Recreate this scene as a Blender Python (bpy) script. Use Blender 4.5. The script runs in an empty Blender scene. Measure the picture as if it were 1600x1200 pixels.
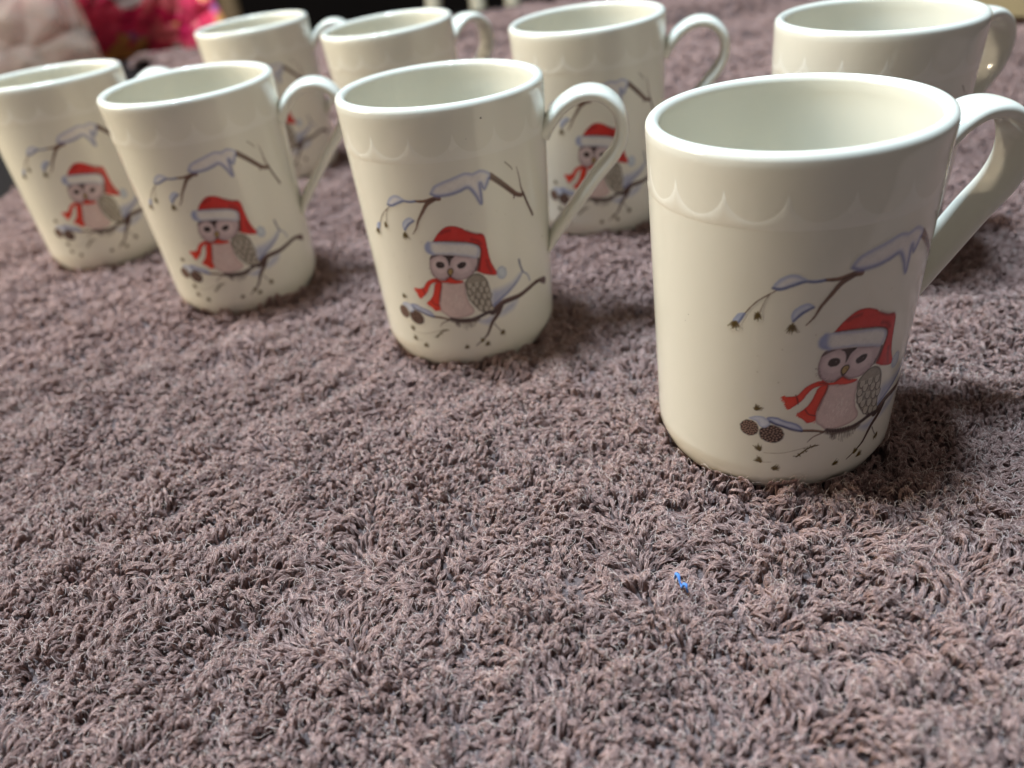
import bpy, bmesh, math, random
import numpy as np
from mathutils import Vector, Matrix

MM = 0.001
rng = np.random.default_rng(7)
random.seed(7)
sc = bpy.context.scene
C = sc.collection

# ------------------------------------------------------------------ camera
CAM_H = 165.42                      # mm above the towel
PITCH, ROLL, FPX = 0.56899, 0.13494, 1198.5
cam_d = bpy.data.cameras.new('camera')
cam = bpy.data.objects.new('camera', cam_d)
C.objects.link(cam)
cam.matrix_world = (Matrix.Translation((0, 0, CAM_H * MM))
                    @ Matrix.Rotation(math.pi / 2 - PITCH, 4, 'X')
                    @ Matrix.Rotation(-ROLL, 4, 'Z'))
cam_d.sensor_width = 36.0
cam_d.lens = 36.0 * FPX / 1600.0
cam_d.clip_start = 0.01
cam_d.clip_end = 50.0
cam_d.dof.use_dof = True
cam_d.dof.focus_distance = 0.228
cam_d.dof.aperture_fstop = 7.6
sc.camera = cam

# ------------------------------------------------------------------ world and lamps
w = bpy.data.worlds.new('World')
sc.world = w
w.use_nodes = True
w.node_tree.nodes['Background'].inputs[0].default_value = (0.95, 0.87, 0.80, 1)
w.node_tree.nodes['Background'].inputs[1].default_value = 0.17

def lamp(name, kind, loc, energy, color, size=0.1, size_y=None, target=(0, 0.35, 0)):
    d = bpy.data.lights.new(name, kind)
    d.energy = energy
    d.color = color
    if kind == 'AREA':
        d.size = size
        if size_y:
            d.shape = 'RECTANGLE'
            d.size_y = size_y
    else:
        d.shadow_soft_size = size
    o = bpy.data.objects.new(name, d)
    C.objects.link(o)
    o.location = loc
    o.rotation_euler = (Vector(target) - Vector(loc)).to_track_quat('-Z', 'Y').to_euler()
    return o

WARM = (1.0, 0.84, 0.64)
COOL = (0.68, 0.86, 1.0)
for k, (dx, dy) in enumerate(((-0.16, 0.0), (0.02, 0.10), (0.18, -0.05))):
    lamp('ceiling_bulb', 'POINT', (-1.45 + dx, 1.05 + dy, 1.95), 30, WARM, 0.06)
for k, dx in enumerate((-0.16, 0.16)):
    lamp('ceiling_panel', 'AREA', (-0.42 + dx, 0.45, 2.3), 58, COOL, 0.14, 0.4, (-0.42 + dx, 0.45, 0))
# broad shaded lamp to the left of the table
lamp('lampshade', 'AREA', (-0.95, 0.42, 0.36), 8.5, (1.0, 0.85, 0.60), 0.55, 0.5, (0.0, 0.32, 0.03))

sc.view_settings.view_transform = 'Standard'
sc.view_settings.look = 'None'
sc.view_settings.exposure = 0.0
sc.view_settings.gamma = 1.0
sc.view_settings.use_curve_mapping = False
sc.cycles.use_denoising = True
sc.cycles.max_bounces = 7
sc.cycles.diffuse_bounces = 4
sc.cycles.adaptive_threshold = 0.02
sc.cycles.transparent_max_bounces = 16
sc.cycles.caustics_reflective = False
sc.cycles.caustics_refractive = False

# ------------------------------------------------------------------ helpers
def lin(r, g, b):
    f = lambda c: (c / 255 / 12.92) if c / 255 <= 0.04045 else ((c / 255 + 0.055) / 1.055) ** 2.4
    return (f(r), f(g), f(b))

def mat(name):
    m = bpy.data.materials.new(name)
    m.use_nodes = True
    nt = m.node_tree
    return m, nt, nt.nodes['Principled BSDF']

def mesh_obj(name, verts, faces, material, parent=None, smooth=True):
    me = bpy.data.meshes.new(name)
    me.from_pydata([tuple(v) for v in verts], [], faces)
    me.update()
    if smooth:
        me.polygons.foreach_set('use_smooth', [True] * len(me.polygons))
    me.materials.append(material)
    o = bpy.data.objects.new(name, me)
    C.objects.link(o)
    if parent:
        o.parent = parent
    return o

def tag(o, label=None, cat=None, group=None, kind=None):
    if label: o['label'] = label
    if cat: o['category'] = cat
    if group: o['group'] = group
    if kind: o['kind'] = kind
    return o

def vnoise(x, y, scale, seed):
    """smooth 2-d value noise in 0..1"""
    r = np.random.default_rng(seed)
    g = r.random((256, 256))
    fx, fy = x / scale + 1000.0, y / scale + 1000.0
    ix, iy = np.floor(fx).astype(int), np.floor(fy).astype(int)
    tx, ty = fx - ix, fy - iy
    tx = tx * tx * tx * (tx * (6 * tx - 15) + 10)
    ty = ty * ty * ty * (ty * (6 * ty - 15) + 10)
    a, b = g[ix % 256, iy % 256], g[(ix + 1) % 256, iy % 256]
    c, d = g[ix % 256, (iy + 1) % 256], g[(ix + 1) % 256, (iy + 1) % 256]
    return (a * (1 - tx) + b * tx) * (1 - ty) + (c * (1 - tx) + d * tx) * ty

def project(x, y, z):
    """mm -> pixels of a 1600x1200 frame, depth (only used to leave out pile the lens cannot see)"""
    cp, sp = math.cos(PITCH), math.sin(PITCH)
    zz = z - CAM_H
    Y = y * sp + zz * cp
    D = np.maximum(y * cp - zz * sp, 1.0)
    px, py = FPX * x / D, FPX * Y / D
    cr, sr = math.cos(ROLL), math.sin(ROLL)
    return 800 + cr * px - sr * py, 600 - (sr * px + cr * py), D

# ------------------------------------------------------------------ layout (mm, degrees)
RB, RT, MH = 36.56, 40.0, 107.7        # foot radius, rim radius, height of a mug
#        x      y      tilt x  tilt y  handle  print  scallop
MUGS = [(86.0, 209.9, 0.52, -0.19, 4.5, 277.2, 270.9,
         'cream owl mug nearest the camera, at the right front', None),
        (-14.0, 310.3, 0.58, 0.96, 351.0, 263.65, 274.8,
         'cream owl mug second from the right in the front row', 'B'),
        (-133.6, 392.8, 1.62, 0.59, 3.7, 276.7, 262.0,
         'cream owl mug third from the right in the front row', None),
        (-240.0, 481.5, -0.37, 0.39, 15.0, 288.4, 281.0,
         'cream owl mug at the far left, its rim cut by the picture edge', None),
        (164.7, 330.4, 1.15, 0.76, 16.5, 262.0, 250.5,
         'cream mug at the right back, standing behind the nearest mug', None),
        (63.9, 427.2, 1.23, -0.87, 347.7, 260.7, 266.0,
         'cream owl mug in the back row whose owl shows through another handle', None),
        (-43.4, 510.0, 1.22, -1.27, 30.0, 285.0, 271.0,
         'cream mug third from the right in the back row, mostly hidden below its rim', None),
        (-147.8, 612.8, 1.25, -0.89, 1.0, 273.8, 259.0,
         'cream owl mug farthest back at the left of the back row', None)]

TOWEL = [(-330, 40), (-330, 300), (-396, 642), (-440, 1150), (-470, 1260), (-530, 1330), (-560, 1420), (-430, 1390), (-213, 1372),
         (30, 1400), (200, 1425), (520, 1440), (680, 1300), (690, 700), (560, 40)]

def in_poly(x, y, poly):
    ins = np.zeros(x.shape, bool)
    n = len(poly)
    for i in range(n):
        x0, y0 = poly[i]; x1, y1 = poly[(i + 1) % n]
        if y0 == y1: continue
        c = ((y0 > y) != (y1 > y)) & (x < (x1 - x0) * (y - y0) / (y1 - y0) + x0)
        ins ^= c
    return ins

def edge_dist(x, y, poly):
    d = np.full(x.shape, 1e9)
    n = len(poly)
    for i in range(n):
        ax, ay = poly[i]; bx, by = poly[(i + 1) % n]
        dx, dy = bx - ax, by - ay
        t = np.clip(((x - ax) * dx + (y - ay) * dy) / (dx * dx + dy * dy), 0, 1)
        d = np.minimum(d, np.hypot(x - ax - t * dx, y - ay - t * dy))
    return d

def towel_z(x, y):
    """height of the woven ground of the towel: flat under the mugs, soft rumples elsewhere"""
    near = np.full(x.shape, 1e9)
    for m in MUGS:
        near = np.minimum(near, np.hypot(x - m[0], y - m[1]))
    calm = np.clip((near - 42) / 45, 0, 1)
    calm = calm * calm * (3 - 2 * calm)
    h = (vnoise(x, y, 55, 1) - 0.5) * 6.5 + (vnoise(x, y, 24, 2) - 0.5) * 2.6
    # an arc-shaped crease pressed into the open part at the left front
    a = np.hypot(x + 120, (y - 265) * 1.2)
    h += 2.8 * np.exp(-((a - 62) / 9.0) ** 2) * np.clip((y - 225) / 40, 0, 1)
    far = np.clip((y - 700) / 300, 0, 1) * np.clip((1340 - y) / 180, 0, 1) * np.clip((x + 420) / 200, 0, 1)
    h += far * ((vnoise(x * 0.45 + y * 0.12, y, 46, 3) - 0.5) * 30 + 4)
    h += 16 * np.exp(-((y - 1330 - 0.1 * x) / 45.0) ** 2) * np.clip((-180 - x) / 120, 0, 1)
    return -2.6 + h * calm

# ------------------------------------------------------------------ table, background
def box_verts(x0, x1, y0, y1, z0, z1):
    return [(x * MM, y * MM, z * MM) for z in (z0, z1) for x, y in ((x0, y0), (x1, y0), (x1, y1), (x0, y1))]
BOXF = [(0, 3, 2, 1), (4, 5, 6, 7), (0, 1, 5, 4), (1, 2, 6, 5), (2, 3, 7, 6), (3, 0, 4, 7)]

m_dark, nt, b = mat('dark_table')
b.inputs['Base Color'].default_value = (0.012, 0.010, 0.010, 1)
b.inputs['Roughness'].default_value = 0.9
b.inputs['Specular IOR Level'].default_value = 0.08
nz = nt.nodes.new('ShaderNodeTexNoise'); nz.inputs['Scale'].default_value = 40
bp = nt.nodes.new('ShaderNodeBump'); bp.inputs['Strength'].default_value = 0.05
nt.links.new(nz.outputs['Fac'], bp.inputs['Height']); nt.links.new(bp.outputs['Normal'], b.inputs['Normal'])

table = bpy.data.objects.new('table', None); C.objects.link(table)
table.location = (0, 0, -0.0065)
tag(table, 'dark table under the brown towel', 'table')
def tpart(name, dims, bev=3.0):
    o = mesh_obj(name, box_verts(*dims), BOXF, m_dark, table, smooth=False)
    md = o.modifiers.new('bevel', 'BEVEL'); md.width = bev * MM; md.segments = 2
    return o
tpart('table_top', (-980, 1000, -150, 1500, -28, 0))
for x, y in ((-930, -100), (950, -100), (-930, 1450), (950, 1450)):
    tpart('leg', (x - 25, x + 25, y - 25, y + 25, -720, -28.2))

m_floor, nt, b = mat('dark_floor')
nz = nt.nodes.new('ShaderNodeTexNoise'); nz.inputs['Scale'].default_value = 6
rp = nt.nodes.new('ShaderNodeValToRGB')
rp.color_ramp.elements[0].color = (0.004, 0.003, 0.003, 1)
rp.color_ramp.elements[1].color = (0.014, 0.010, 0.008, 1)
nt.links.new(nz.outputs['Fac'], rp.inputs['Fac']); nt.links.new(rp.outputs['Color'], b.inputs['Base Color'])
b.inputs['Roughness'].default_value = 0.8
b.inputs['Specular IOR Level'].default_value = 0.1
fl = mesh_obj('floor', [(-4, -2, -0.7265), (4, -2, -0.7265), (4, 4.2, -0.7265), (-4, 4.2, -0.7265)], [(0, 1, 2, 3)], m_floor, None, False)
tag(fl, kind='structure')
wl = mesh_obj('wall', box_verts(-4000, 4000, 4000, 4100, -726, 2400), BOXF, m_floor, None, False)
tag(wl, kind='structure')

# ------------------------------------------------------------------ the towel
m_towel, nt, b = mat('towel_pile')
hi = nt.nodes.new('ShaderNodeHairInfo')
rp = nt.nodes.new('ShaderNodeValToRGB')
rp.color_ramp.elements[0].color = (0.190, 0.116, 0.106, 1)
rp.color_ramp.elements[1].color = (0.495, 0.343, 0.314, 1)
e = rp.color_ramp.elements.new(0.5); e.color = (0.320, 0.205, 0.187, 1)
nt.links.new(hi.outputs['Random'], rp.inputs['Fac'])
nt.links.new(rp.outputs['Color'], b.inputs['Base Color'])
b.inputs['Roughness'].default_value = 0.75
b.inputs['Specular IOR Level'].default_value = 0.25
b.inputs['Sheen Weight'].default_value = 0.25
b.inputs['Sheen Roughness'].default_value = 0.4
m_fuzz, nt, b = mat('towel_fuzz')
b.inputs['Base Color'].default_value = (0.66, 0.54, 0.50, 1)
b.inputs['Roughness'].default_value = 0.6
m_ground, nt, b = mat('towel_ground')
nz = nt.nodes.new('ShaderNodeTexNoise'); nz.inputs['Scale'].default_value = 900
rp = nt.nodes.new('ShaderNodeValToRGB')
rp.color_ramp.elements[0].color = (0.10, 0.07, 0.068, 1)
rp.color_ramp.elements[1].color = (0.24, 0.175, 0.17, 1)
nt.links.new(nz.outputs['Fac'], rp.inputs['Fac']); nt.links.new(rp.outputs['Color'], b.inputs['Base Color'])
bp = nt.nodes.new('ShaderNodeBump'); bp.inputs['Strength'].default_value = 0.8; bp.inputs['Distance'].default_value = 0.002
nt.links.new(nz.outputs['Fac'], bp.inputs['Height']); nt.links.new(bp.outputs['Normal'], b.inputs['Normal'])
b.inputs['Roughness'].default_value = 0.95

def build_towel():
    st = 8.0
    xs = np.arange(-560, 700, st); ys = np.arange(30, 1460, st)
    X, Y = np.meshgrid(xs, ys)
    ins = in_poly(X, Y, TOWEL)
    Z = towel_z(X, Y)
    idx = -np.ones(X.shape, int)
    verts, faces = [], []
    keep = np.zeros(X.shape, bool)
    q = ins[:-1, :-1] & ins[1:, :-1] & ins[:-1, 1:] & ins[1:, 1:]
    keep[:-1, :-1] |= q; keep[1:, :-1] |= q; keep[:-1, 1:] |= q; keep[1:, 1:] |= q
    idx[keep] = np.arange(keep.sum())
    verts = np.stack([X[keep], Y[keep], Z[keep]], -1) * MM
    ii, jj = np.nonzero(q)
    faces = [(int(idx[i, j]), int(idx[i, j + 1]), int(idx[i + 1, j + 1]), int(idx[i + 1, j])) for i, j in zip(ii, jj)]
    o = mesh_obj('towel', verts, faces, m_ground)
    md = o.modifiers.new('thickness', 'SOLIDIFY'); md.thickness = 1.5 * MM; md.offset = -1
    return o
towel = tag(build_towel(), 'thick mauve brown terry towel spread under all the mugs', 'towel')

def seen(x, y, margin):
    px, py, D = project(x, y, np.zeros_like(x))
    return (px > -margin) & (px < 1600 + margin) & (py > -margin) & (py < 1200 + margin)

def tufts(y0, y1, spacing, fibres, rad, hgt, name, K=7, margin=110, fuzz=0.0, yarn=0.42, xr=(-560, 690), clump=5.0, inner=None):
    xs = np.arange(xr[0], xr[1], spacing); ys = np.arange(y0, y1, spacing)
    X, Y = np.meshgrid(xs, ys); X = X.ravel(); Y = Y.ravel()
    X = X + rng.uniform(-.48, .48, X.size) * spacing
    Y = Y + rng.uniform(-.48, .48, Y.size) * spacing
    ok = in_poly(X, Y, TOWEL) & seen(X, Y, margin) & (Y >= y0) & (Y < y1)
    if inner is not None:
        ok &= ~seen(X, Y, inner)          # thinner pile where only a shifted viewpoint would look
    X, Y = X[ok], Y[ok]
    ok = np.ones(X.size, bool)
    for m in MUGS:
        ok &= np.hypot(X - m[0], Y - m[1]) > 34.3
    X, Y = X[ok], Y[ok]
    n = X.size
    Z = towel_z(X, Y) + (vnoise(X, Y, 9, 41) - 0.5) * 1.8 + (vnoise(X, Y, 17, 42) - 0.5) * 2.0
    def cn(x, y): return vnoise(x, y, clump, 31) * 0.75 + vnoise(x, y, clump * 2.3, 32) * 0.7
    c0 = cn(X, Y)
    gx = (cn(X + .4, Y) - cn(X - .4, Y)) / .8 * clump; gy = (cn(X, Y + .4) - cn(X, Y - .4)) / .8 * clump
    # combing direction of the pile: broad swirls, drawn into clumps, plus disorder
    psi = 3.6 * np.pi * vnoise(X, Y, 52, 11) + 1.5 * np.pi * vnoise(X, Y, 15, 12) + rng.normal(0, 0.45, n)
    lean = 0.30 + 0.95 * vnoise(X, Y, 24, 13) + rng.normal(0, 0.15, n)
    vx = lean * np.cos(psi) + 0.62 * gx; vy = lean * np.sin(psi) + 0.62 * gy
    tall = hgt * (0.08 + 0.95 * c0 + 0.35 * vnoise(X, Y, 20, 14) + rng.normal(0, 0.12, n))
    near = np.full(n, 1e9)
    for m in MUGS:
        near = np.minimum(near, np.hypot(X - m[0], Y - m[1]))
    tall = tall * (1 + 0.42 * np.exp(-(np.maximum(near - 35, 0) / 5.0) ** 2))    # squeezed up round the foot of a mug
    bend = rng.uniform(1.8, 3.1, n)
    curl = rng.uniform(0.35, 0.95, n) * (spacing / 1.75)
    ph = rng.uniform(0, 2 * np.pi, n); trn = rng.uniform(0.5, 1.3, n) * rng.choice([-1, 1], n)
    t = np.linspace(0, 1, K)[None, None, :]
    j = np.arange(fibres)[None, :, None]
    def e(a): return a[:, None, None]
    twist = e(rng.uniform(0.6, 1.6, n) * rng.choice([-1, 1], n))
    fa = 2 * np.pi * (j / fibres) + 2 * np.pi * twist * t + e(ph)
    fr = yarn * (0.75 + 0.4 * t ** 2) * (0.35 + 0.75 * rng.random((n, fibres, 1)))
    flen = 0.78 + 0.34 * rng.random((n, fibres, 1))
    tt = t * flen
    wob = np.cumsum(rng.normal(0, 1, (3, n, fibres, K)).astype(np.float32), -1) * (yarn * 0.15)
    wob[..., 0] = 0
    zz = e(tall) * np.sin(tt * e(bend))
    px = e(X) + hgt * e(vx) * tt ** 1.4 + e(curl) * tt * np.cos(e(ph) + 2 * np.pi * e(trn) * tt) + fr * np.cos(fa) + wob[0]
    py = e(Y) + hgt * e(vy) * tt ** 1.4 + e(curl) * tt * np.sin(e(ph) + 2 * np.pi * e(trn) * tt) + fr * np.sin(fa) + wob[1]
    pz = e(Z) + zz + 0.3 * fr * np.sin(fa + 1.0) + wob[2] * 0.8
    R = np.broadcast_to(rad * (1.0 - 0.45 * t ** 2), px.shape).copy()
    px, py, pz, R = [a.reshape(-1, K) for a in (px, py, pz, R)]
    def push(px, py, pz):
        for m in MUGS:
            dx, dy = px - m[0], py - m[1]
            d = np.hypot(dx, dy)
            lim = 30.5 + np.clip(pz + 2.0, 0, 9) * 0.85 + 0.3
            lim = np.minimum(lim, RB + 1.0)
            k = (d < lim)
            f = np.where(k, lim / np.maximum(d, 1), 1.0)
            px = m[0] + dx * f; py = m[1] + dy * f
        return px, py, pz
    px, py, pz = push(px, py, pz)
    make_curves(name, px, py, pz, R, m_towel)
    if fuzz > 0:
        k = np.nonzero(rng.random(n) < fuzz)[0]
        mm_ = len(k)
        bx, by, bz, bt = X[k], Y[k], Z[k], tall[k]
        a0 = np.arctan2(vy[k], vx[k]) + rng.normal(0, 0.8, mm_)
        L = rng.gamma(2.5, 1.0, mm_) + 1.0
        KK = 11
        t = np.linspace(0, 1, KK)[None, :]
        ang = a0[:, None] + np.cumsum(rng.normal(0, 0.27, (mm_, KK)), 1) + rng.normal(0, 1.8, (mm_, 1)) * t
        sx = np.cumsum(np.cos(ang), 1) * L[:, None] / KK; sy = np.cumsum(np.sin(ang), 1) * L[:, None] / KK
        fz = bz[:, None] + bt[:, None] * (0.55 + 0.62 * np.sin(t * rng.uniform(1.3, 3.0, (mm_, 1)))) + np.cumsum(rng.normal(0, .10, (mm_, KK)), 1)
        sp_ = np.hypot(vx[k], vy[k])
        fx = bx[:, None] + (hgt * 0.5 * vx[k])[:, None] + sx; fy = by[:, None] + (hgt * 0.5 * vy[k])[:, None] + sy
        fx, fy, fz = push(fx, fy, fz)
        make_curves('stray_fibres', fx, fy, fz, np.full(fx.shape, 0.05 * (spacing / 1.8)), m_fuzz)

def make_curves(name, px, py, pz, R, material):
    n, K = px.shape
    hc = bpy.data.hair_curves.new(name)
    hc.add_curves([K] * n)
    pos = np.stack([px, py, pz], -1).reshape(-1).astype(np.float32) * MM
    hc.attributes['position'].data.foreach_set('vector', pos)
    ra = hc.attributes.get('radius') or hc.attributes.new('radius', 'FLOAT', 'POINT')
    ra.data.foreach_set('value', (R.reshape(-1) * MM).astype(np.float32))
    hc.materials.append(material)
    o = bpy.data.objects.new(name, hc)
    C.objects.link(o)
    o.parent = towel
    tag(o, kind='stuff')
    return o

tufts(60, 330, 1.72, 12, 0.098, 4.5, 'pile', K=8, fuzz=0.8, yarn=0.50, clump=4.7)
tufts(330, 700, 2.3, 7, 0.18, 4.4, 'pile', K=6, fuzz=0.15, yarn=0.62, clump=5.5)
tufts(700, 1450, 4.4, 5, 0.5, 4.6, 'pile', K=5, yarn=1.1, margin=140, clump=11.0)
tufts(40, 700, 3.2, 4, 0.30, 4.4, 'pile', K=5, yarn=0.8, margin=900, inner=110, clump=5.5, xr=(-400, 690))

# ------------------------------------------------------------------ mugs
CER = (0.785, 0.768, 0.685)
def ceramic(name, rough, col=None, attr=None):
    m, nt, b = mat(name)
    b.inputs['Base Color'].default_value = (*(col or CER), 1)
    b.inputs['Roughness'].default_value = rough
    b.inputs['IOR'].default_value = 1.5
    nz = nt.nodes.new('ShaderNodeTexNoise'); nz.inputs['Scale'].default_value = 260; nz.inputs['Detail'].default_value = 1
    tc = nt.nodes.new('ShaderNodeTexCoord')
    nt.links.new(tc.outputs['Object'], nz.inputs['Vector'])
    bp = nt.nodes.new('ShaderNodeBump'); bp.inputs['Strength'].default_value = 0.02; bp.inputs['Distance'].default_value = 0.001
    nt.links.new(nz.outputs['Fac'], bp.inputs['Height']); nt.links.new(bp.outputs['Normal'], b.inputs['Normal'])
    rn = nt.nodes.new('ShaderNodeTexNoise'); rn.inputs['Scale'].default_value = 55; rn.inputs['Detail'].default_value = 4
    nt.links.new(tc.outputs['Object'], rn.inputs['Vector'])
    mr = nt.nodes.new('ShaderNodeMapRange'); mr.inputs['From Min'].default_value = 0.35; mr.inputs['From Max'].default_value = 0.7
    mr.inputs['To Min'].default_value = rough * 0.7; mr.inputs['To Max'].default_value = rough * 1.9
    nt.links.new(rn.outputs['Fac'], mr.inputs['Value']); nt.links.new(mr.outputs['Result'], b.inputs['Roughness'])
    if attr:
        a = nt.nodes.new('ShaderNodeAttribute'); a.attribute_name = attr
        nt.links.new(a.outputs['Color'], b.inputs['Base Color'])
    return m
m_cer = ceramic('glazed_porcelain', 0.045)
m_relief = ceramic('white_relief', 0.18, (0.825, 0.812, 0.742))
m_ink = ceramic('printed_decal', 0.12, attr='ink')
m_speck, nt, b = mat('kiln_speck'); b.inputs['Base Color'].default_value = (0.03, 0.025, 0.02, 1)

def rad(z):
    return RB + (RT - RB) * z / MH

def lathe(prof, seg=192):
    verts, faces = [], []
    n = len(prof)
    for i in range(seg):
        a = 2 * math.pi * i / seg
        for r, z in prof:
            verts.append((r * math.cos(a) * MM, r * math.sin(a) * MM, z * MM))
    for i in range(seg):
        i2 = (i + 1) % seg
        for k in range(n - 1):
            faces.append((i * n + k, i2 * n + k, i2 * n + k + 1, i * n + k + 1))
    return verts, faces

def body_profile():
    p = [(0.01, 0.9), (20, 0.9), (24.2, 0.9), (25.4, -0.6), (26.4, -2.2), (28.6, -2.4), (30.4, -1.8), (31.8, -0.6), (33.2, 0.9),
         (34.6, 3.0), (35.7, 5.6), (36.4, 8.2)]
    p[-1] = (rad(8.6), 8.6)
    for z in (12, 20, 35, 50, 65, 80, 95, 101):
        p.append((rad(z), z))
    # rounded lip
    ro = rad(104.6); t = 2.0
    cx, cz = ro - t, 105.6
    p.append((ro, 103.6))
    for k in range(9):
        a = math.pi * k / 8
        p.append((cx + t * math.cos(a), cz + 2.1 * math.sin(a)))
    for z in (102.5, 98, 90, 70, 50, 30, 16):
        p.append((rad(z) - 3.75 - 0.3 * (1 - z / MH), z))
    rr = rad(10) - 4.1
    p += [(rr - 0.6, 10.5), (rr - 2.0, 7.6), (rr - 4.4, 5.6), (rr - 8, 4.8), (14, 4.6), (0.01, 4.6)]
    return p

def catmull(pts, n, closed=False):
    p = np.array(pts, float)
    m = len(p)
    out = []
    rng_ = range(m) if closed else range(m - 1)
    for i in rng_:
        if closed:
            a, b, c, d = p[(i - 1) % m], p[i], p[(i + 1) % m], p[(i + 2) % m]
        else:
            a, b, c, d = p[max(i - 1, 0)], p[i], p[i + 1], p[min(i + 2, m - 1)]
        for t in np.linspace(0, 1, n, endpoint=False):
            out.append(0.5 * ((2 * b) + (-a + c) * t + (2 * a - 5 * b + 4 * c - d) * t * t + (-a + 3 * b - 3 * c + d) * t ** 3))
    if not closed:
        out.append(p[-1])
    return np.array(out)

def handle_mesh():
    cl = [(38.0, 86.2), (40.4, 88.8), (43.2, 92.2), (47.5, 96.3), (54, 99.2), (61.4, 98.3), (67.2, 92.8), (68.8, 84.5), (66.0, 76.6),
          (58.7, 68.0), (50.8, 57.8), (44.6, 49.8), (40.2, 43.6), (37.4, 37.8)]
    p = catmull(cl, 6)
    n = len(p)
    T = np.gradient(p, axis=0); T /= np.linalg.norm(T, axis=1)[:, None]
    s = np.linspace(0, 1, n)
    verts, faces = [], []
    NS = 28
    for i in range(n):
        N = np.array([-T[i, 1], T[i, 0]])
        half_w = 7.8 + 1.0 * math.exp(-(s[i] / 0.06) ** 2) - 0.7 * s[i]
        half_t = 3.0 - 0.45 * min(1, s[i] / 0.6) + 0.9 * math.exp(-(s[i] / 0.05) ** 2)
        if s[i] > 0.9: half_t *= 1 - 0.62 * ((s[i] - 0.9) / 0.1) ** 1.3
        for k in range(NS):
            a = 2 * math.pi * k / NS
            ca, sa = math.cos(a), math.sin(a)
            e = 0.78
            wv = half_w * math.copysign(abs(ca) ** e, ca); tv = half_t * math.copysign(abs(sa) ** e, sa)
            q = p[i] + N * tv
            verts.append((q[0] * MM, wv * MM, q[1] * MM))
    for i in range(n - 1):
        for k in range(NS):
            k2 = (k + 1) % NS
            faces.append((i * NS + k, i * NS + k2, (i + 1) * NS + k2, (i + 1) * NS + k))
    return verts, faces

def scallop_mesh():
    """one ring of raised cusps between the half-round lobes, with the thin step under it"""
    NSC, PER = 16, 22
    verts, faces = [], []
    cols = NSC * PER
    z0 = 88.7
    for c in range(cols):
        a = 2 * math.pi * c / cols
        ph = (c % PER) / PER * 2 - 1               # -1 .. 1 across a lobe, cusps at +-1
        lobe = 7.75
        up = 98.4 - math.sqrt(max(0.0, 1 - ph * ph)) * lobe
        up = max(up, z0 + 0.5)
        if abs(ph) > 0.999: up = 98.0
        for z, h in ((z0 - 0.25, -0.015), (z0, 0.028), ((z0 + up) / 2, 0.03), (up - 0.3, 0.03), (up + 0.12, -0.02)):
            r = rad(z) + h
            verts.append((r * math.cos(a) * MM, r * math.sin(a) * MM, z * MM))
    for c in range(cols):
        c2 = (c + 1) % cols
        for k in range(4):
            faces.append((c * 5 + k, c2 * 5 + k, c2 * 5 + k + 1, c * 5 + k + 1))
    return verts, faces

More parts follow.
